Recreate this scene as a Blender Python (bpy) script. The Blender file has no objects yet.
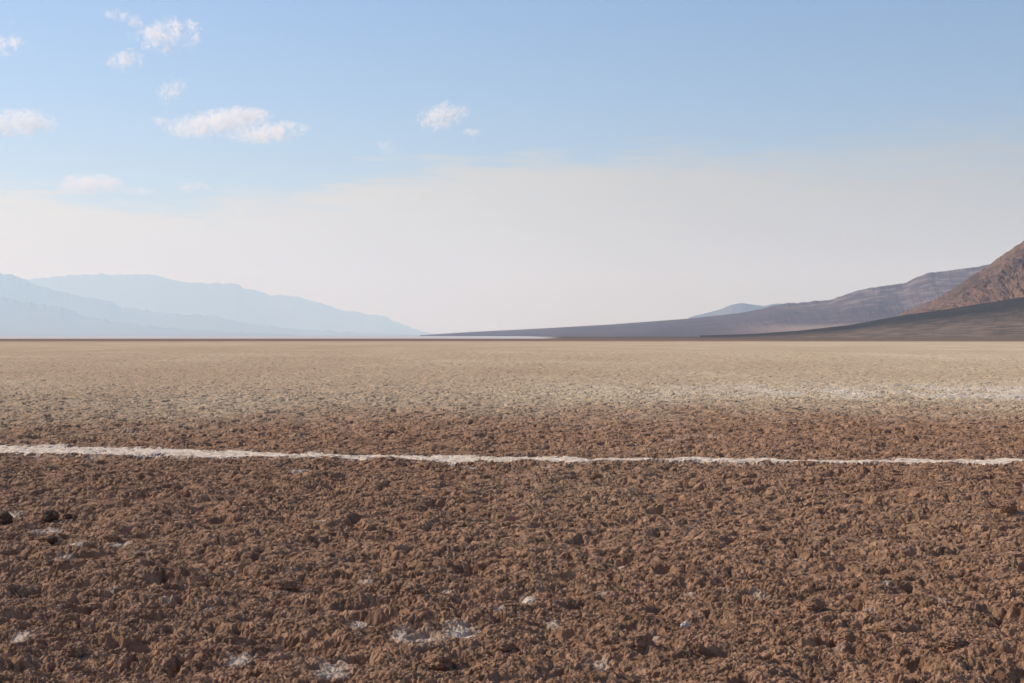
import bpy, math
import numpy as np
from mathutils import Vector

sc = bpy.context.scene
col = sc.collection

# ------------------------------------------------------------------ camera
FPX = 1607.0            # focal length in pixels of the 1024 px wide frame
CAM_H = 1.6
HORIZ = 335.6           # row of the true horizon
cd = bpy.data.cameras.new("camera")
cd.sensor_width = 22.3
cd.lens = FPX * 22.3 / 1024.0
cd.clip_start = 0.05
cd.clip_end = 200000.0
cam = bpy.data.objects.new("camera", cd)
col.objects.link(cam)
cam.location = (0, 0, CAM_H)
cam.rotation_euler = (math.radians(90) - math.atan((341.5 - HORIZ) / FPX), 0, 0)
sc.camera = cam

# ------------------------------------------------------------------ sun, sky
SUN_EL = math.radians(36)
SUN_AZ = math.radians(-66)      # from +Y, negative = left of the view
sdir = Vector((math.sin(SUN_AZ) * math.cos(SUN_EL), math.cos(SUN_AZ) * math.cos(SUN_EL), math.sin(SUN_EL)))
sl = bpy.data.lights.new("sun", 'SUN')
sl.energy = 5.0
sl.angle = math.radians(0.53)
sl.color = (1.0, 0.91, 0.78)
so = bpy.data.objects.new("sun", sl)
col.objects.link(so)
so.rotation_euler = sdir.to_track_quat('Z', 'Y').to_euler()

sc.view_settings.view_transform = 'Standard'
sc.view_settings.look = 'None'
sc.view_settings.gamma = 1
sc.view_settings.exposure = 0.0
sc.view_settings.use_curve_mapping = False
sc.cycles.volume_bounces = 14
sc.cycles.max_bounces = 18
sc.cycles.diffuse_bounces = 3
sc.cycles.transparent_max_bounces = 12
sc.cycles.volume_max_steps = 256
sc.cycles.use_denoising = True


class NT:
    """small node-tree helper"""
    def __init__(self, tree):
        self.t = tree
        for n in list(tree.nodes):
            tree.nodes.remove(n)

    def n(self, kind, ins=None, **props):
        nd = self.t.nodes.new(kind)
        for k, v in props.items():
            setattr(nd, k, v)
        for k, v in (ins or {}).items():
            s = nd.inputs[k]
            if isinstance(v, bpy.types.NodeSocket):
                self.t.links.new(v, s)
            else:
                s.default_value = v
        return nd

    def math(self, op, a, b=0.0, c=0.0, clamp=False):
        nd = self.n('ShaderNodeMath', {0: a, 1: b, 2: c}, operation=op, use_clamp=clamp)
        return nd.outputs[0]

    def ramp(self, v, a, b, lo=0.0, hi=1.0, smooth=True):
        nd = self.n('ShaderNodeMapRange', {0: v, 1: a, 2: b, 3: lo, 4: hi},
                    interpolation_type='SMOOTHSTEP' if smooth else 'LINEAR')
        return nd.outputs[0]

    def mix(self, f, a, b, blend='MIX'):
        nd = self.n('ShaderNodeMix', data_type='RGBA', blend_type=blend)
        for i, v in ((0, f), (6, a), (7, b)):
            s = nd.inputs[i]
            if isinstance(v, bpy.types.NodeSocket):
                self.t.links.new(v, s)
            else:
                s.default_value = v if i == 0 else (*v, 1) if len(v) == 3 else v
        return nd.outputs[2]

    def noise(self, vec, scale, detail=4, rough=0.55, dist=0.0):
        nd = self.n('ShaderNodeTexNoise', {'Vector': vec, 'Scale': scale, 'Detail': detail,
                                           'Roughness': rough, 'Distortion': dist})
        return nd.outputs[0]


world = bpy.data.worlds.new("World")
sc.world = world
world.use_nodes = True
w = NT(world.node_tree)
sky = w.n('ShaderNodeTexSky', sky_type='NISHITA', sun_disc=False, sun_elevation=SUN_EL,
          sun_rotation=SUN_AZ, altitude=0.0, air_density=1.0, dust_density=0.7, ozone_density=2.5)
SKY_STR = 0.096
tc = w.n('ShaderNodeTexCoord').outputs['Generated']
sep = w.n('ShaderNodeSeparateXYZ', {0: tc})
X, Y, Z = sep.outputs
hor = w.math('SQRT', w.math('ADD', w.math('MULTIPLY', X, X), w.math('MULTIPLY', Y, Y)))
el = w.math('DEGREES', w.math('ARCTAN2', Z, hor))            # elevation in degrees
az = w.math('DEGREES', w.math('ARCTAN2', X, Y))              # azimuth in degrees
# stretched noise frays the top edge of the cirrostratus sheet low in the sky
st = w.n('ShaderNodeCombineXYZ', {0: w.math('MULTIPLY', az, 0.16), 1: w.math('MULTIPLY', el, 0.75), 2: 1.3}).outputs[0]
nz = w.noise(st, 1.0, 7, 0.55, 0.3)
top = w.math('ADD', w.ramp(az, -12.0, 1.0, 4.7, 6.15), w.math('MULTIPLY', w.math('SUBTRACT', nz, 0.5), 2.6))
soft = w.ramp(az, 0.0, 17.0, 1.5, 3.4)
st2 = w.n('ShaderNodeCombineXYZ', {0: w.math('MULTIPLY', az, 0.45), 1: w.math('MULTIPLY', el, 3.4), 2: 4.1}).outputs[0]
nz2 = w.noise(st2, 1.0, 6, 0.6, 0.4)
d = w.math('ADD', w.math('SUBTRACT', top, el), w.math('MULTIPLY', w.math('SUBTRACT', nz2, 0.5), 2.2))
veil = w.math('DIVIDE', w.math('ADD', d, w.math('MULTIPLY', soft, 0.5)), soft, clamp=True)
veil = w.ramp(veil, 0.0, 1.0, 0.0, 1.0)
lump = w.math('MULTIPLY', nz2, 0.30)
fac = w.math('MULTIPLY', veil, w.math('ADD', 0.60, lump))
# the sheet is brighter towards the sun
dotv = w.n('ShaderNodeVectorMath', {0: tc, 1: tuple(sdir)}, operation='DOT_PRODUCT').outputs['Value']
glow = w.ramp(dotv, 0.1, 0.95, 0.40, 1.04, False)
sheet = w.n('ShaderNodeVectorMath', {0: (1.11, 0.98, 0.62), 'Scale': glow}, operation='SCALE').outputs[0]
skyc = w.n('ShaderNodeVectorMath', {0: sky.outputs[0], 1: (SKY_STR * 0.91, SKY_STR * 1.00, SKY_STR * 1.29)}, operation='MULTIPLY').outputs[0]   # the camera's cool white balance
final = w.mix(fac, skyc, sheet)
bg = w.n('ShaderNodeBackground', {'Color': final, 'Strength': 1.0})
w.n('ShaderNodeOutputWorld', {'Surface': bg.outputs[0]})


# ------------------------------------------------------------------ helpers
def tag(o, label=None, cat=None, group=None, kind=None):
    if label: o["label"] = label
    if cat: o["category"] = cat
    if group: o["group"] = group
    if kind: o["kind"] = kind
    return o


def _hash(ix, iy, seed):
    h = (ix.astype(np.uint32) * np.uint32(374761393) + iy.astype(np.uint32) * np.uint32(668265263)
         + np.uint32((seed * 2246822519) & 0xffffffff))
    h = (h ^ (h >> np.uint32(13))) * np.uint32(1274126177)
    h = h ^ (h >> np.uint32(16))
    return h


_A = np.arange(256) / 256.0 * 2 * np.pi
_GX, _GY = np.cos(_A).astype(np.float32), np.sin(_A).astype(np.float32)


def perlin(x, y, seed):
    """gradient noise, about -1..1"""
    fx, fy = np.floor(x), np.floor(y)
    ix, iy = fx.astype(np.int64), fy.astype(np.int64)
    dx, dy = (x - fx).astype(np.float32), (y - fy).astype(np.float32)
    u, v = dx * dx * dx * (dx * (dx * 6 - 15) + 10), dy * dy * dy * (dy * (dy * 6 - 15) + 10)

    def g(ox, oy):
        h = _hash(ix + ox, iy + oy, seed) & np.uint32(255)
        return _GX[h] * (dx - ox) + _GY[h] * (dy - oy)
    a = g(0, 0); b = g(1, 0)
    p = a + u * (b - a)
    a = g(0, 1); b = g(1, 1)
    q = a + u * (b - a)
    return (p + v * (q - p)) * 1.5


def worley(x, y, seed):
    """distance to the nearest jittered cell point (0..~1)"""
    fx, fy = np.floor(x), np.floor(y)
    ix, iy = fx.astype(np.int64), fy.astype(np.int64)
    dx, dy = (x - fx).astype(np.float32), (y - fy).astype(np.float32)
    best = np.full(dx.shape, 9.0, np.float32)
    for ox in (-1, 0, 1):
        for oy in (-1, 0, 1):
            h = _hash(ix + ox, iy + oy, seed)
            jx = (h & np.uint32(1023)).astype(np.float32) / 1023.0
            jy = ((h >> np.uint32(10)) & np.uint32(1023)).astype(np.float32) / 1023.0
            rr = 0.75 + ((h >> np.uint32(20)) & np.uint32(1023)).astype(np.float32) / 1023.0 * 0.7
            dd = ((ox + jx - dx) ** 2 + (oy + jy - dy) ** 2) * rr
            np.minimum(best, dd, out=best)
    return np.sqrt(best)


def fbm(x, y, seed, octaves=4, gain=0.5):
    s = 0; a = 1.0; t = 0
    for k in range(octaves):
        s = s + a * perlin(x * 2 ** k + 17.3 * k, y * 2 ** k - 9.1 * k, seed + k)
        t += a; a *= gain
    return s / t


def sstep(a, b, x):
    t = np.clip((x - a) / (b - a), 0, 1)
    return t * t * (3 - 2 * t)


def grid_mesh(name, P, material, keep=None, attrs=None, smooth=False):
    """P: rows x cols x 3 array of points -> one quad mesh, only the faces in keep"""
    R, C = P.shape[:2]
    idx = np.arange(R * C, dtype=np.int32).reshape(R, C)
    q = np.stack((idx[:-1, :-1], idx[:-1, 1:], idx[1:, 1:], idx[1:, :-1]), -1)
    if keep is not None:
        q = q[keep]
    q = q.reshape(-1, 4)
    used = np.zeros(R * C, bool)
    used[q.ravel()] = True
    remap = np.cumsum(used, dtype=np.int32) - 1
    q = remap[q]
    V = P.reshape(-1, 3)[used].astype(np.float32)
    me = bpy.data.meshes.new(name)
    me.vertices.add(len(V)); me.vertices.foreach_set("co", V.ravel())
    n = len(q)
    me.loops.add(n * 4); me.loops.foreach_set("vertex_index", q.ravel().astype(np.int32))
    me.polygons.add(n); me.polygons.foreach_set("loop_start", np.arange(0, n * 4, 4, dtype=np.int32))
    for k, arr in (attrs or {}).items():
        at = me.attributes.new(k, 'FLOAT', 'POINT')
        at.data.foreach_set("value", arr.reshape(-1)[used].astype(np.float32))
    me.materials.append(material)
    me.update()
    me.polygons.foreach_set("use_smooth", np.full(n, smooth, bool))
    o = bpy.data.objects.new(name, me)
    col.objects.link(o)
    return o


def new_mat(name):
    m = bpy.data.materials.new(name)
    m.use_nodes = True
    return m, NT(m.node_tree)


def finish(m, n, color, rough=0.95, normal=None, spec=0.15):
    ins = {'Base Color': color, 'Roughness': rough, 'Specular IOR Level': spec}
    if normal is not None:
        ins['Normal'] = normal
    b = n.n('ShaderNodeBsdfPrincipled', ins)
    n.n('ShaderNodeOutputMaterial', {'Surface': b.outputs[0]})
    return m


# ------------------------------------------------------------------ the ground relief
def path_centre(a):
    """distance of the salt line, by azimuth tangent a = x/y"""
    xp = np.array([-1.5, -0.45, -0.3186, -0.25, -0.13, -0.051, 0.02, 0.117, 0.2, 0.3186, 0.5, 1.5])
    dy = np.array([60, 108, 114.5, 117.3, 121.8, 125.4, 125.8, 125.6, 126.8, 127.6, 128.5, 131])
    return np.interp(a, xp, CAM_H * FPX / dy)


def path_half(a):
    xp = np.array([-0.45, -0.3186, -0.22, -0.12, -0.075, -0.04, 0.03, 0.1, 0.14, 0.2, 0.26, 0.32, 0.5])
    hw = np.array([1.1, 1.0, 0.80, 0.48, 0.36, 0.60, 0.36, 0.19, 0.32, 0.15, 0.38, 0.26, 0.24])
    return 0.82 * np.interp(a, xp, hw)


# bare salt in the hollows of the near crust: (column, row, half width in pixels)
PATCHES = [(48, 532, 12), (75, 549, 10), (60, 561, 10), (10, 516, 9), (425, 645, 20), (460, 636, 17), (400, 640, 10),
           (553, 621, 8), (526, 598, 10), (602, 594, 9), (240, 662, 12), (332, 679, 16), (112, 588, 7), (365, 579, 8),
           (690, 527, 6), (760, 597, 9), (835, 655, 7), (925, 600, 8), (945, 606, 7), (885, 583, 7), (725, 588, 7),
           (118, 545, 10), (140, 553, 8), (300, 472, 9), (620, 566, 6), (447, 591, 8), (285, 622, 7), (170, 601, 8),
           (500, 613, 7), (600, 668, 9), (655, 640, 6), (208, 610, 7), (360, 628, 9), (20, 640, 9), (690, 592, 7),
           (870, 608, 8), (800, 560, 7), (130, 434, 8), (320, 525, 7), (470, 470, 7), (545, 468, 7), (975, 470, 6)]


def px_ground(x, y):
    dd = CAM_H * FPX / (y - HORIZ)
    return (x - 512) / FPX * dd, dd


def relief(x, y, r, steph):
    """height, sideways push and salt cover of the crust at x, y; steph = local mesh step"""
    shape = x.shape
    a = x / np.maximum(np.abs(y), 0.5) * np.where(y > 0, 1, 50)
    # --- salt line
    wob = 0.22 * perlin(x * 0.8, y * 0.25, 5) + 0.13 * perlin(x * 2.6, y * 0.8, 6)
    dist = np.abs(y - path_centre(a) - wob) / path_half(a)
    edge = 0.36 * perlin(x * 2.1, y * 1.4, 11) + 0.3 * perlin(x * 9, y * 4, 12) + 0.3 * perlin(x * 23, y * 9, 19)
    path = np.where(y > 0, 1 - sstep(0.85, 1.1, dist + edge), 0)
    # --- bare salt patches
    salt = np.zeros(shape, np.float32)
    near = (r < 45)
    xn, yn = x[near], y[near]
    s = np.zeros(xn.shape, np.float32)
    for (px, py, hw) in PATCHES:
        gx, gy = px_ground(px, py)
        wx = hw / FPX * gy
        wy = wx * 2.6
        q = ((xn - gx) / wx) ** 2 + ((yn - gy) / wy) ** 2
        s = np.maximum(s, (1.0 if hw >= 9 and px < 560 else 0.62) * np.exp(-q * 0.8))
    s = s + 0.5 * sstep(0.34, 0.62, fbm(xn * 0.55, yn * 0.38, 21, 4))
    brk = 0.5 + 0.5 * fbm(xn * 15, yn * 12, 31, 4, 0.75)
    sb = s * (0.35 + 1.1 * brk)
    salt[near] = 0.42 * sstep(0.12, 0.5, sb) + 0.58 * sstep(0.42, 0.85, sb)
    halo = (1 - sstep(0.9, 2.4, dist)) * sstep(-0.25, 0.5, fbm(x * 5, y * 2.5, 33, 4, 0.65)) * (y > 0)
    salt = np.maximum(salt, 0.55 * halo)

    def fade(lam):            # drop what the mesh cannot carry
        return np.clip((lam / steph - 1.6) / 1.6, 0, 1)
    f = np.float32
    wx_ = x + 0.03 * perlin(x * 6, y * 6, 41) ; wy_ = y + 0.03 * perlin(x * 6, y * 6, 42)
    h = 0.030 * perlin(x * 0.33, y * 0.33, 1) + 0.026 * perlin(x * 0.9, y * 0.9, 2) * fade(1.1)
    h = h + 0.040 * perlin(x * 2.3, y * 2.3, 3) * fade(0.43)
    # clods of three sizes: domes with creases in between
    patchy = 0.55 + 0.65 * sstep(-0.35, 0.45, perlin(x * 1.1, y * 1.1, 51)) + 0.4 * perlin(x * 3.0, y * 3.0, 52)

    def domes(sc_, seed, ox=0.0):
        c = worley(wx_ * sc_ + ox + 0.22 * perlin(x * sc_ * 2.1, y * sc_ * 2.1, seed + 200),
                   wy_ * sc_ + 0.22 * perlin(x * sc_ * 2.1 + 5, y * sc_ * 2.1, seed + 300), seed)
        return np.sqrt(np.clip(1 - (c * 1.18) ** 3, 0, 1)) - 0.75
    h = h + 0.055 * perlin(x * 1.9, y * 0.5, 23) * sstep(60, 160, r) * fade(0.5)
    h = h + patchy * (0.050 * domes(4.3, 61) * fade(0.25) + 0.044 * domes(9.5, 62) * fade(0.11))
    h = h + 0.014 * perlin(x * 6.2, y * 6.2, 4) * fade(0.16)
    h = h - 0.065 * sstep(0.38, 0.72, perlin(x * 3.4, y * 3.4, 8)) * fade(0.3)       # holes
    h = h - 0.036 * sstep(0.33, 0.62, perlin(x * 8.4, y * 8.4, 18)) * fade(0.12)
    h = h - 0.018 * sstep(0.28, 0.55, perlin(x * 19, y * 19, 20)) * fade(0.05)
    h = h + patchy * 0.018 * domes(20.0, 63) * fade(0.05)
    h = h + patchy * 0.0095 * domes(41.0, 64) * fade(0.025)
    h = h + 0.015 * (0.25 - np.abs(perlin(x * 24, y * 24, 13))) * fade(0.035)
    h = h + 0.0062 * perlin(x * 70, y * 70, 14) * fade(0.016)
    low = sstep(0.02, -0.03, h)
    salt = salt * (0.75 + 0.25 * low)
    flat = np.maximum(path * (0.76 - 0.28 * sstep(0, 0.5, perlin(x * 2, y * 2, 91))), salt * 0.5)
    h = h * (1 - flat) + path * 0.024
    k = (1 - flat) * fade(0.06)
    ux = 0.012 * k * perlin(x * 17, y * 17, 15) + 0.006 * k * perlin(x * 43, y * 43, 16)
    uy = 0.012 * k * perlin(x * 17 + 7, y * 17, 17) + 0.006 * k * perlin(x * 43, y * 43 + 7, 18)
    return h.astype(f), ux, uy, path, salt


def far_fade(r):
    return 1.12 - 0.30 * sstep(25, 60, r) - 0.10 * sstep(120, 350, r) - 0.65 * sstep(300, 1000, r)


# polar mesh: angle step about one pixel inside the view, coarse behind the camera
DT = 0.00050
half = 0.41
th = np.concatenate((np.linspace(-math.pi, -half - 0.05, 110), np.linspace(-half - 0.045, -half - 0.004, 12),
                     np.arange(-half, half, DT), np.linspace(half + 0.004, half + 0.045, 12),
                     np.linspace(half + 0.05, math.pi, 110)))


def radii():
    out = [0.25]
    while out[-1] < 45000:
        r = out[-1]
        k = 0.03 if r < 6.4 else 0.00050 if r < 11 else 0.0009 if r < 22 else 0.0015 if r < 45 else 0.0028 if r < 120 else 0.006 if r < 900 else 0.05
        out.append(r * (1 + k))
    return np.array(out)


rr = radii()
T, Rg = np.meshgrid(th, rr)
Xg, Yg = np.sin(T) * Rg, np.cos(T) * Rg
dr = np.gradient(rr)
dth = np.gradient(th)
steph = (np.maximum(dr[:, None], 1e-4) ** 0.3 * np.maximum(Rg * dth[None, :], 1e-4) ** 0.7).astype(np.float32)
Hh = np.zeros_like(Xg, dtype=np.float32); Ux = np.zeros_like(Hh); Uy = np.zeros_like(Hh)
Pm = np.zeros_like(Hh); Sm = np.zeros_like(Hh)
for i in range(0, len(rr), 200):
    sl_ = slice(i, i + 200)
    Hh[sl_], Ux[sl_], Uy[sl_], Pm[sl_], Sm[sl_] = relief(Xg[sl_], Yg[sl_], Rg[sl_], steph[sl_])
Hh *= far_fade(Rg).astype(np.float32)
# cover: how much pale salt dust lies on the mud (its own colour), by place
A = np.where(Yg > 0, Xg / np.maximum(Yg, 1e-3), 0).astype(np.float32)
n1 = fbm(Xg * 0.11, Yg * 0.035, 71, 5, 0.6).astype(np.float32)
n3 = fbm(Xg * 0.025, Yg * 0.008, 79, 4).astype(np.float32)
n2 = fbm(Xg * 0.9, Yg * 0.3, 75, 3).astype(np.float32)
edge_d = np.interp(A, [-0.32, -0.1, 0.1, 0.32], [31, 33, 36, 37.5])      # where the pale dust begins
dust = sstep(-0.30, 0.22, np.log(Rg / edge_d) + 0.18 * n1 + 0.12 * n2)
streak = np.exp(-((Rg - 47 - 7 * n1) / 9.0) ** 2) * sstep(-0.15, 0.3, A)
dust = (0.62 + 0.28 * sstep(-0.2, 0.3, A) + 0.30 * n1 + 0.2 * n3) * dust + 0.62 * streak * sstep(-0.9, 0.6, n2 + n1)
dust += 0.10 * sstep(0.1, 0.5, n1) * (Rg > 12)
edge2 = sstep(400, 520, Rg + 60 * n1)                                   # brown rim of the mud flat
rim = edge2
white = sstep(820, 900, Rg) * (1 - sstep(0.0, 0.02, A - 0.012 * (Rg < 2500)))
darkz = sstep(900, 960, Rg) * sstep(0.0, 0.02, A - 0.012 * (Rg < 2500))
beyond = sstep(3500, 6500, Rg)                                            # far basin floor, seen edge-on
white = white * (1 - beyond) * (Yg > 0)
darkz = darkz * (1 - beyond) * (Yg > 0)
rim = rim * (1 - sstep(900, 1500, Rg))
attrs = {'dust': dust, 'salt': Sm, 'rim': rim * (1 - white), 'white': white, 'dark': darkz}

gm, n = new_mat("salty_mud")
geo = n.n('ShaderNodeNewGeometry')
pos = geo.outputs['Position']
at = {k: n.n('ShaderNodeAttribute', attribute_name=k).outputs['Fac'] for k in attrs}
f1 = n.noise(pos, 9.0, 6, 0.6)
f2 = n.noise(pos, 75.0, 5, 0.7)
f3 = n.noise(pos, 0.9, 5, 0.6)
mud = n.mix(n.ramp(f1, 0.35, 0.68), (0.195, 0.107, 0.062), (0.450, 0.266, 0.162))
mud = n.mix(n.math('MULTIPLY', n.ramp(f3, 0.35, 0.7), 0.45), mud, (0.31, 0.19, 0.112))
mud = n.mix(n.math('MULTIPLY', n.ramp(f2, 0.60, 0.78), 0.55), mud, (0.50, 0.36, 0.26))
mud = n.mix(n.math('MULTIPLY', n.ramp(f2, 0.42, 0.28), 0.6), mud, (0.11, 0.06, 0.036))
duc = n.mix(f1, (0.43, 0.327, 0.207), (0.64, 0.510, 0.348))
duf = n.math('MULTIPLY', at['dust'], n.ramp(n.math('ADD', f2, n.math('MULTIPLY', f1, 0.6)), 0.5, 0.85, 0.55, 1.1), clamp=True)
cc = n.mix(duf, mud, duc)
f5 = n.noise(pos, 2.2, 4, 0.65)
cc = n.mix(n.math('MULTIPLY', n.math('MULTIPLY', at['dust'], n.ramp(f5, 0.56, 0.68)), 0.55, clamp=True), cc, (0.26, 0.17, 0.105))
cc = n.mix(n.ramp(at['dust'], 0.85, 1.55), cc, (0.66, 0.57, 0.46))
sal = n.mix(f2, (0.48, 0.37, 0.27), (0.84, 0.73, 0.60))
cc = n.mix(at['salt'], cc, sal)
cc = n.mix(n.math('MULTIPLY', at['rim'], 0.92), cc, (0.15, 0.092, 0.062))
cc = n.mix(at['dark'], cc, (0.105, 0.085, 0.066))
cc = n.mix(at['white'], cc, (0.50, 0.48, 0.46))
bf = n.noise(pos, 130.0, 4, 0.65)
bn = n.n('ShaderNodeBump', {'Strength': 0.75, 'Distance': 0.012, 'Height': bf}).outputs[0]
finish(gm, n, cc, 0.95, bn, spec=0.1)

pmt, n = new_mat("trodden_salt")
pos = n.n('ShaderNodeNewGeometry').outputs['Position']
f2 = n.noise(pos, 14.0, 6, 0.65)
pc = n.mix(n.ramp(f2, 0.36, 0.62), (0.46, 0.345, 0.245), (0.76, 0.65, 0.52))
finish(pmt, n, pc, 0.9)

P = np.stack((Xg + Ux, Yg + Uy, Hh), -1)
pmask = Pm > 0.5
keep_p = (pmask[:-1, :-1] & pmask[1:, 1:] & pmask[:-1, 1:] & pmask[1:, :-1])
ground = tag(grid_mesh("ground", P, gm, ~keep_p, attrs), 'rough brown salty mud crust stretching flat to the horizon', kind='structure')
path = tag(grid_mesh("path", P, pmt, keep_p), 'thin pale line of salt crossing the brown crust', kind='structure')
del P


def ground_z(x, y):
    X1, Y1 = np.array([float(x)]), np.array([float(y)])
    r1 = np.hypot(X1, Y1)
    h = relief(X1, Y1, r1, np.array([0.006]) * r1 / 7)[0]
    return float(h[0] * far_fade(r1)[0])


# ------------------------------------------------------------------ mountains
def ridge(name, label, pts, D, front, back, mat, x0, x1, nx, seed, flute=0.0, rough=0.0, flute_px=14.0, p=1.0, nv=60, crest=0.35, foot=-3.0, skew=0.0, vf=6.0):
    """range whose skyline runs through pts (frame columns and rows at distance D)"""
    xs = np.linspace(x0, x1, nx)
    ys = np.interp(xs, [q[0] for q in pts], [q[1] for q in pts])
    pad = max(1, int(round(5.0 / ((x1 - x0) / nx))))
    kx = np.arange(-pad, pad + 1); kk = np.exp(-0.5 * (kx / (pad * 0.45)) ** 2)
    ys = np.convolve(np.pad(ys, pad, mode='edge'), kk / kk.sum(), mode='valid')
    rag = crest * (sstep(700, 790, xs) if name == 'hills' else 1.0) * fbm(xs / 9.0, xs * 0 + 0.37, seed + 40, 5, 0.6)
    H = (HORIZ - ys) / FPX * D + CAM_H
    v = np.concatenate((np.linspace(-1, 0, nv), np.linspace(0, 1, nv // 3)[1:]))
    V, XS = np.meshgrid(v, xs, indexing='ij')
    Hm = H[None, :] - rag[None, :] / FPX * D * np.exp(-(V / (0.10 + 0.05 * perlin(XS / 7.0, V * 0 + 0.5, seed + 9))) ** 2)
    prof = np.where(V < 0, np.power(np.clip(1 + V, 0, 1), p), 1 - np.power(np.clip(V, 0, 1), 1.4))
    dist = D + np.where(V < 0, V * front, V * back)
    env = np.clip(1 + V, 0, 1) ** 0.5 * np.clip(-V * 3.2, 0, 1)
    warp = 1.6 * perlin(XS / (flute_px * 2.2), V * 2.0, seed + 3)
    XS = XS + V * skew
    fl = 1 - np.abs(perlin(XS / flute_px + warp, V * 0.9 + warp * 0.3, seed)) * 2
    fl = fl + 0.5 * (1 - np.abs(perlin(XS / flute_px * 2.3 + warp, V * 2.1, seed + 1)) * 2)
    fl = fl + 0.28 * (1 - np.abs(perlin(XS / flute_px * 5.1 + warp, V * 5.0, seed + 2)) * 2)
    iso = fbm(XS / flute_px * 1.6, V * vf, seed + 7, 6, 0.62)
    Zm = (Hm - foot) * prof + foot
    Zm = Zm + env * Hm * (flute * (fl - 1.1) + rough * iso)
    XS = XS - V * skew
    a = (XS - 512) / FPX
    P = np.stack((a * dist, dist, Zm), -1)
    uu = XS - 512
    o = grid_mesh(name, P, mat, attrs={'vv': V, 'hh': Zm}, smooth=False)
    return tag(o, label, kind='structure')


def rock_mat(name, cols, scale, extra=None):
    """cols: dark, mid, light"""
    m, n = new_mat(name)
    pos = n.n('ShaderNodeNewGeometry').outputs['Position']
    a = n.noise(pos, scale, 7, 0.62, 0.4)
    b = n.noise(pos, scale * 4.2, 5, 0.6)
    c = n.mix(n.ramp(a, 0.36, 0.62), cols[0], cols[1])
    c = n.mix(n.math('MULTIPLY', n.ramp(b, 0.50, 0.72), 0.8), c, cols[2])
    if extra:
        c = extra(n, pos, a, b, c)
    return finish(m, n, c, 0.95)


def m_near(n, pos, a, b, c):
    vv = n.n('ShaderNodeAttribute', attribute_name='vv').outputs['Fac']
    # lower slope tinted brighter orange: its sunlit tone put into the colour
    t = n.ramp(n.math('ADD', vv, n.math('MULTIPLY', n.math('SUBTRACT', a, 0.5), 0.9)), -0.35, -0.8)
    return n.mix(n.math('MULTIPLY', t, 0.75), c, (0.27, 0.145, 0.080))


def m_mid(n, pos, a, b, c):
    hh = n.n('ShaderNodeAttribute', attribute_name='hh').outputs['Fac']
    # banded pale badlands high on the hills, tan strip at the toe
    t = n.math('MULTIPLY', n.ramp(hh, 80.0, 135.0), n.ramp(b, 0.46, 0.6))
    c = n.mix(n.math('MULTIPLY', t, 0.7), c, (0.27, 0.20, 0.17))
    sx = n.n('ShaderNodeSeparateXYZ', {0: pos}).outputs
    azm = n.math('DIVIDE', sx[0], sx[1])
    t = n.math('MULTIPLY', n.ramp(hh, 45.0, 21.0), n.ramp(azm, 0.12, 0.2))
    return n.mix(n.math('MULTIPLY', t, 0.9), c, (0.36, 0.25, 0.17))


def m_fan(n, pos, a, b, c):
    vv = n.n('ShaderNodeAttribute', attribute_name='vv').outputs['Fac']
    t = n.ramp(n.math('ADD', vv, n.math('MULTIPLY', n.math('SUBTRACT', a, 0.5), 0.5)), -0.18, -0.6)
    return n.mix(n.math('MULTIPLY', t, n.ramp(b, 0.35, 0.65, 0.35, 1.0)), c, (0.22, 0.155, 0.105))


near_rock = rock_mat("rust_brown_rock", ((0.065, 0.041, 0.029), (0.165, 0.095, 0.060), (0.24, 0.145, 0.092)), 0.013, m_near)
mid_rock = rock_mat("purple_brown_rock", ((0.082, 0.047, 0.042), (0.122, 0.071, 0.060), (0.17, 0.105, 0.082)), 0.003, m_mid)
fan_rock = rock_mat("dark_fan_gravel", ((0.020, 0.016, 0.014), (0.042, 0.031, 0.025), (0.085, 0.062, 0.046)), 0.014, m_fan)
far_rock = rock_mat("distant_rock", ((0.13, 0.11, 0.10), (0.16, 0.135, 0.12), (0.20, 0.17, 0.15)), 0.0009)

ridge("mountain", "steep rust-brown rocky mountain rising out of frame at the right edge",
      [(880, 322), (895, 316), (912, 309), (925, 303), (942, 296), (955, 286.5), (970, 277), (985, 267.5), (1000, 257), (1012, 249), (1024, 240), (1060, 217), (1120, 190), (1300, 140), (1500, 150), (1600, 200)],
      2600, 440, 600, near_rock, 878, 1600, 1000, 101, flute=0.0, rough=0.12, flute_px=15, p=0.95, nv=170, crest=3.0, skew=75.0, vf=11.0)
ridge("alluvial_fan", "dark grey gravel fan sloping down left from the rusty mountain",
      [(700, 335.5), (750, 334), (800, 330.5), (850, 325), (905, 315), (940, 310.5), (985, 303), (1024, 297), (1100, 287), (1300, 262), (1600, 250)],
      1600, 640, 450, fan_rock, 700, 1600, 700, 131, flute=0.006, rough=0.02, flute_px=24, p=1.25, nv=90, crest=0.25)
ridge("hills", "long purple-brown hills tapering down to the left behind the dark fan",
      [(420, 335.2), (470, 332), (540, 328.5), (610, 324.5), (690, 318.5), (740, 313), (765, 307.5), (785, 303.5), (800, 302.5), (830, 300), (850, 293), (868, 288), (880, 286.3), (905, 283), (915, 278), (927, 273), (950, 270.5), (985, 265.5), (1010, 260), (1100, 250), (1400, 230), (1600, 260)],
      6300, 2600, 2000, mid_rock, 420, 1600, 1500, 161, flute=0.003, rough=0.032, flute_px=17, p=1.9, nv=130, crest=1.3, skew=40.0, vf=4.0)
ridge("mountain_peak", "small hazy blue peak showing over the purple hills",
      [(660, 335), (690, 317), (705, 313.5), (720, 309.5), (732, 304.5), (742, 303), (755, 304.8), (764, 306), (775, 303.6), (790, 304), (820, 309), (860, 320), (890, 335)],
      14500, 2000, 2500, far_rock, 660, 890, 400, 191, flute=0.0, rough=0.06, flute_px=12, p=1.2, crest=0.5)
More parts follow.
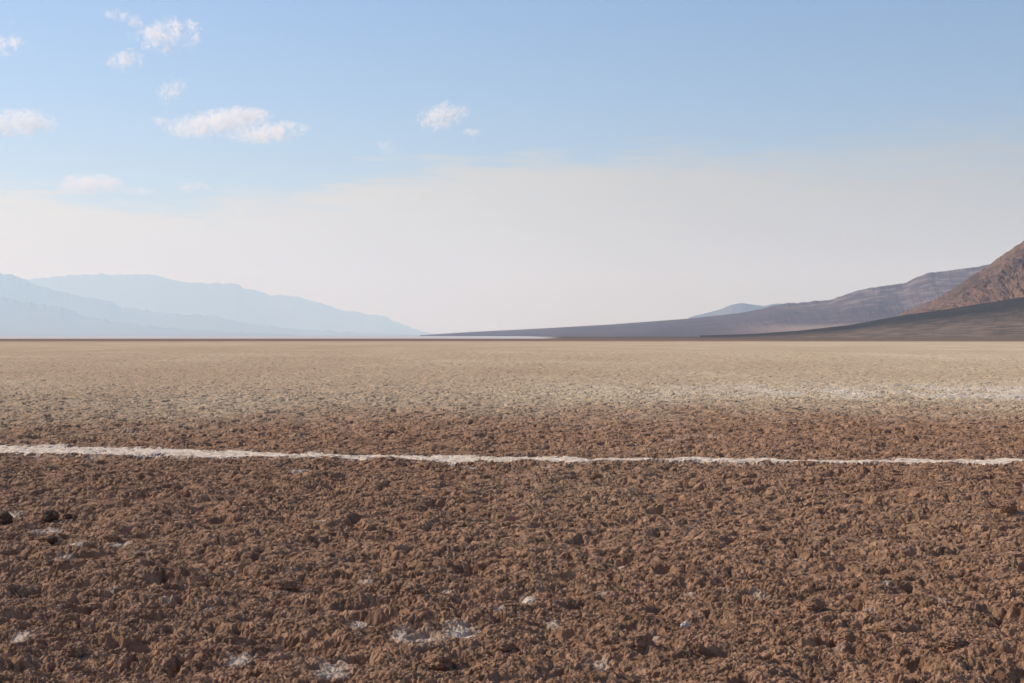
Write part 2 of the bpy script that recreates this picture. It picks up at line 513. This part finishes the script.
ridge("mountain_foothills", "lowest and bluest slope at the foot of the left mountains",
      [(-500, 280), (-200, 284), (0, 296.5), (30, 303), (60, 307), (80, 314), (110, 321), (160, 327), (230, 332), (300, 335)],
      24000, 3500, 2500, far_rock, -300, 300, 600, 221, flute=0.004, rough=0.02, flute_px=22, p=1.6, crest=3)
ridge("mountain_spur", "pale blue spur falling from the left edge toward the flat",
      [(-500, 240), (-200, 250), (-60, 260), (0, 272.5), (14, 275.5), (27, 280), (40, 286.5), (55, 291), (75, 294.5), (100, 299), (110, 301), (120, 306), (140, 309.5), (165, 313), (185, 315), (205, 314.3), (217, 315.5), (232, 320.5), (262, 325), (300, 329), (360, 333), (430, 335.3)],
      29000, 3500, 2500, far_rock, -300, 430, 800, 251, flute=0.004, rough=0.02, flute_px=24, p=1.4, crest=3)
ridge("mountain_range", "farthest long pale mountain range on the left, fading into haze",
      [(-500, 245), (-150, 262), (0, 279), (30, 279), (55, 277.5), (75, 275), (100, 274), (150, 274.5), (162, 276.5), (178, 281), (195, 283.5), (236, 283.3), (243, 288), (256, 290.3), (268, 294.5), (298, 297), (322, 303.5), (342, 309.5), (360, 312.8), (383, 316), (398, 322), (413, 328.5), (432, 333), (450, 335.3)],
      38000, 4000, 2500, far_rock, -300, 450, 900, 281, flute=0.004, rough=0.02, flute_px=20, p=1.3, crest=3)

# ------------------------------------------------------------------ haze
def box(name, lo, hi, mat):
    me = bpy.data.meshes.new(name)
    v = [(x, y, z) for x in (lo[0], hi[0]) for y in (lo[1], hi[1]) for z in (lo[2], hi[2])]
    f = [(0, 1, 3, 2), (4, 6, 7, 5), (0, 4, 5, 1), (2, 3, 7, 6), (0, 2, 6, 4), (1, 5, 7, 3)]
    me.from_pydata(v, [], f)
    me.materials.append(mat)
    o = bpy.data.objects.new(name, me)
    col.objects.link(o)
    return o


hm, n = new_mat("haze_air")
pv = n.n('ShaderNodeVolumePrincipled', {'Color': (0.44, 0.71, 1.0, 1), 'Absorption Color': (1, 1, 1, 1),
                                        'Density': 6.8e-5, 'Anisotropy': 0.2})
n.n('ShaderNodeOutputMaterial', {'Volume': pv.outputs[0]})
haze = box("haze", (-47500, -47500, -5), (47500, 47500, 1850), hm)
tag(haze, 'dusty blue haze filling the valley air', kind='stuff')

# ------------------------------------------------------------------ clouds
def cloud_mesh(seed):
    import bmesh
    bm = bmesh.new()
    bmesh.ops.create_icosphere(bm, subdivisions=4, radius=1.0)
    co = np.array([v.co[:] for v in bm.verts])
    k = 1 + 0.12 * perlin(co[:, 0] * 2 + 9, co[:, 1] * 2 + co[:, 2] * 2, seed)
    for v, q in zip(bm.verts, co * k[:, None]):
        v.co = q
    me = bpy.data.meshes.new("cloud")
    bm.to_mesh(me); bm.free()
    return me


def cloud_mat(seed, dens, cut, fs):
    m, n = new_mat("cloud_vapour")
    oc = n.n('ShaderNodeTexCoord').outputs['Object']
    ln = n.n('ShaderNodeVectorMath', {0: oc}, operation='LENGTH').outputs['Value']
    pos = n.n('ShaderNodeNewGeometry').outputs['Position']
    sh = n.n('ShaderNodeVectorMath', {0: pos, 1: (seed * 913.0, 0, 0)}, operation='ADD').outputs[0]
    a = n.math('ADD', n.math('MULTIPLY', n.noise(sh, fs, 7, 0.74, 1.0), 0.82), n.math('MULTIPLY', n.noise(sh, fs * 0.4, 2, 0.5), 0.18))
    l2 = n.math('POWER', ln, 2.0)
    b = n.math('SUBTRACT', a, n.math('ADD', cut, n.math('MULTIPLY', l2, 0.11)))
    win = n.ramp(ln, 0.98, 0.75)
    dn = n.math('MULTIPLY', n.math('MULTIPLY', n.math('MULTIPLY', b, 11.0, clamp=True), win), dens)
    pv = n.n('ShaderNodeVolumePrincipled', {'Color': (1, 1, 1, 1), 'Absorption Color': (1, 1, 1, 1), 'Density': dn, 'Anisotropy': 0.2})
    n.n('ShaderNodeOutputMaterial', {'Volume': pv.outputs[0]})
    m.cycles.volume_step_rate = 0.35
    return m


CLOUDS = [  # column, row, half width, half height, tilt (deg), density factor, cut, label
    (2, 45, 34, 12, 0, 1.0, 0.26, "white puff cloud cut by the left edge near the top corner"),
    (122, 17, 26, 8, -18, 0.5, 0.26, "thin slanting wisp of cloud at the top above the other puffs"),
    (128, 38, 11, 10, 0, 0.35, 0.28, "small faint tuft left of the brightest ragged cloud"),
    (169, 36, 36, 17, 4, 1.0, 0.245, "brightest ragged white cloud high in the upper left sky"),
    (126, 61, 20, 11, 6, 0.9, 0.24, "small oval white cloud below the brightest ragged cloud"),
    (170, 91, 19, 13, 40, 0.8, 0.26, "small cloud leaning up to the right in mid left sky"),
    (16, 123, 44, 13, 0, 1.0, 0.245, "flat white cloud at the left edge halfway down the blue"),
    (163, 121, 13, 5, 0, 0.7, 0.24, "tiny flat dash of cloud left of the long white cloud"),
    (217, 123, 56, 12, 8, 1.0, 0.245, "longest white cloud, arching up to the right"),
    (268, 133, 42, 10, 7, 0.9, 0.245, "ragged cloud just under the right end of the longest cloud"),
    (247, 115, 26, 8, -6, 0.9, 0.245, "short domed cloud joined to the right end of the longest cloud"),
    (90, 184, 38, 9, 0, 0.7, 0.24, "low flat cloud at left just above the pale veil"),
    (194, 187, 20, 6, 0, 0.45, 0.26, "faint flat streak resting on the pale veil"),
    (140, 191, 22, 5, -5, 0.4, 0.26, "dim sliver trailing right of the low flat cloud"),
    (441, 116, 28, 13, 8, 1.0, 0.245, "lone white cloud near the middle of the sky"),
    (470, 132, 11, 5, 0, 0.6, 0.24, "speck of cloud at lower right of the lone middle cloud"),
    (386, 146, 17, 9, 0, 0.35, 0.27, "faint broken tuft at lower left of the lone middle cloud"),
    (12, 25, 9, 6, 0, 0.35, 0.26, "tiny faint puff above the cloud in the top left corner"),
]
CLOUD_ALT = 3300.0
for i, (cx, cy, hw, hh, tilt, df, cut, label) in enumerate(CLOUDS):
    dist = (CLOUD_ALT - CAM_H) / ((HORIZ - cy) / FPX)
    a = (cx - 512) / FPX
    sx, sz = hw / FPX * dist * 1.2, hh / FPX * dist * 1.35
    o = bpy.data.objects.new("cloud", cloud_mesh(i))
    o.data.materials.append(cloud_mat(i + 1, 0.014 * df, cut + 0.235, 0.0095))
    o.location = (a * dist, dist, CLOUD_ALT)
    o.scale = (sx, sx * 0.6, sz)
    o.rotation_euler = (0, math.radians(-tilt), 0)
    col.objects.link(o)
    tag(o, label, "cloud", "scattered white clouds in the upper sky")


# ------------------------------------------------------------------ loose clods, a salt chunk and a dry stem on the crust
def lump_mesh(name, seed, squash, knob, sub=4):
    import bmesh
    bm = bmesh.new()
    bmesh.ops.create_icosphere(bm, subdivisions=sub, radius=1.0)
    co = np.array([v.co[:] for v in bm.verts])
    a, b, c = co[:, 0] + seed * 3.1, co[:, 1] + seed * 1.7, co[:, 2] * 1.3

    def tri(f, sd):
        return (perlin(a * f, b * f, sd) + perlin(b * f, c * f, sd + 50) + perlin(c * f, a * f, sd + 90)) * 0.6
    k = 1 + 0.22 * tri(1.1, seed) + knob * tri(2.6, seed + 1) + knob * 0.7 * tri(5.5, seed + 2) + knob * 0.45 * tri(11.0, seed + 3)
    co = co * k[:, None] * np.array([1, 0.85, squash])
    for v, q in zip(bm.verts, co):
        v.co = q
    me = bpy.data.meshes.new(name)
    bm.to_mesh(me); bm.free()
    return me


def stone_mat(name, c0, c1, sc_):
    m, n = new_mat(name)
    oc = n.n('ShaderNodeTexCoord').outputs['Object']
    f = n.noise(oc, sc_, 6, 0.65)
    return finish(m, n, n.mix(n.ramp(f, 0.35, 0.65), c0, c1), 0.9)


shade_mud_m = stone_mat("shade_dark_mud", (0.075, 0.045, 0.030), (0.13, 0.078, 0.050), 2.2)  # clod mud darkened, the shade of the backlit faces put into the colour
clod_m = stone_mat("dry_mud", (0.20, 0.115, 0.069), (0.34, 0.205, 0.128), 4.0)
salt_m = stone_mat("salt_chunk", (0.45, 0.38, 0.32), (0.78, 0.72, 0.66), 2.5)


def put(name, me, mat, px, py, w_px, label, cat, group=None, rot=0.0, sink=0.3):
    gx, gy = px_ground(px, py)
    r_ = w_px / 2 / FPX * gy
    o = bpy.data.objects.new(name, me)
    if not me.materials:
        me.materials.append(mat)
    hgt = max(ground_z(gx + ox * r_, gy + oy * r_) for ox in (-.5, 0, .5) for oy in (-.5, 0, .5))
    o.location = (gx, gy, hgt + r_ * (0.6 - sink))
    o.scale = (r_, r_, r_)
    o.rotation_euler = (0, 0, rot)
    col.objects.link(o)
    return tag(o, label, cat, group)


G = "dark shaded clods lying on the brown crust at left"
put("shaded_clod", lump_mesh("shaded_clod", 3, 0.80, 0.14), shade_mud_m, 51, 521, 17, "rounded dark shaded clod at left, just above the largest white salt smear", "clod", G, 0.4)
put("shaded_clod", lump_mesh("shaded_clod", 9, 0.75, 0.14), shade_mud_m, 67, 520, 10, "smaller dark shaded clod right beside the rounded one at left", "clod", G, 1.4)
put("shaded_clod", lump_mesh("shaded_clod", 5, 0.70, 0.16), shade_mud_m, 3, 524, 20, "wide dark shaded clod cut by the left edge of the picture", "clod", G, 2.0, 0.45)
put("shaded_clod", lump_mesh("shaded_clod", 7, 0.62, 0.16), shade_mud_m, 52, 545, 12, "low dark shaded clod under the white salt smear at left", "clod", G, 0.9, 0.4)
put("salt_chunk", lump_mesh("salt_chunk", 12, 0.9, 0.2), salt_m, 685, 622, 9, "pale pointed salt chunk at lower right of centre", "salt chunk", None, 0.3)

clods = [lump_mesh("mud_clod", 20 + k, 0.55 + 0.1 * (k % 3), 0.17, 5) for k in range(6)]
CL = [(110, 541, 18, "brown mud clod right of the two small salt streaks at far left"),
      (22, 600, 22, "brown mud clod near the left edge, lower than every dark clod"),
      (262, 574, 24, "knobbly brown clod left of centre, upper one of a touching pair"),
      (286, 590, 22, "knobbly brown clod left of centre, lower one of a touching pair"),
      (412, 594, 26, "large crumbly brown clod above the biggest salt patch"),
      (396, 590, 15, "small crumbly clod touching the left side of the large one above the biggest salt patch"),
      (440, 668, 28, "broad brown clod just below the biggest salt patch"),
      (640, 655, 28, "broad brown clod at bottom, right of centre, lower left of the salt chunk"),
      (815, 605, 22, "brown clod at right, up and left of the bottom right group"),
      (890, 630, 24, "brown clod in the bottom right group, its middle one"),
      (955, 650, 26, "brown clod in the bottom right group, the rightmost and lowest"),
      (845, 645, 24, "brown clod in the bottom right group, the leftmost"),
      (505, 655, 20, "brown clod on the lower right of the biggest salt patch"),
      (75, 660, 26, "broad brown clod in the bottom left corner"),
      (1008, 518, 16, "small brown clod at the right edge below the white line"),
      (596, 481, 11, "tiny brown clod just below the white line right of the dry stem")]
for k, (px, py, wp, lb) in enumerate(CL):
    put("mud_clod", clods[k % 6], clod_m, px, py, wp, lb, "mud clod", "mud clods standing proud of the crust", k * 1.3, 0.5)


def stem(px, py, h, lean, label):
    import bmesh
    gx, gy = px_ground(px, py)
    z0 = ground_z(gx, gy) - 0.01
    bm = bmesh.new()
    rings = []
    for k in range(9):
        t = k / 8
        c = Vector((lean * t * t + 0.008 * math.sin(k * 1.7), 0.01 * math.cos(k * 2.1), h * t))
        r_ = 0.0042 * (1 - 0.55 * t)
        rings.append([bm.verts.new(c + Vector((r_ * math.cos(q * math.pi / 3), r_ * math.sin(q * math.pi / 3), 0))) for q in range(6)])
    for a, b in zip(rings, rings[1:]):
        for q in range(6):
            bm.faces.new((a[q], a[(q + 1) % 6], b[(q + 1) % 6], b[q]))
    bm.faces.new(rings[-1]); bm.faces.new(rings[0][::-1])
    me = bpy.data.meshes.new("dry_stem"); bm.to_mesh(me); bm.free()
    me.materials.append(stem_m)
    o = bpy.data.objects.new("dry_stem", me)
    o.location = (gx, gy, z0)
    col.objects.link(o)
    tag(o, label, "dry stem")


stem_m = stone_mat("straw", (0.38, 0.28, 0.19), (0.52, 0.41, 0.30), 40)
stem(476, 478, 0.25, 0.07, "thin pale dry stem standing just in front of the white salt line")
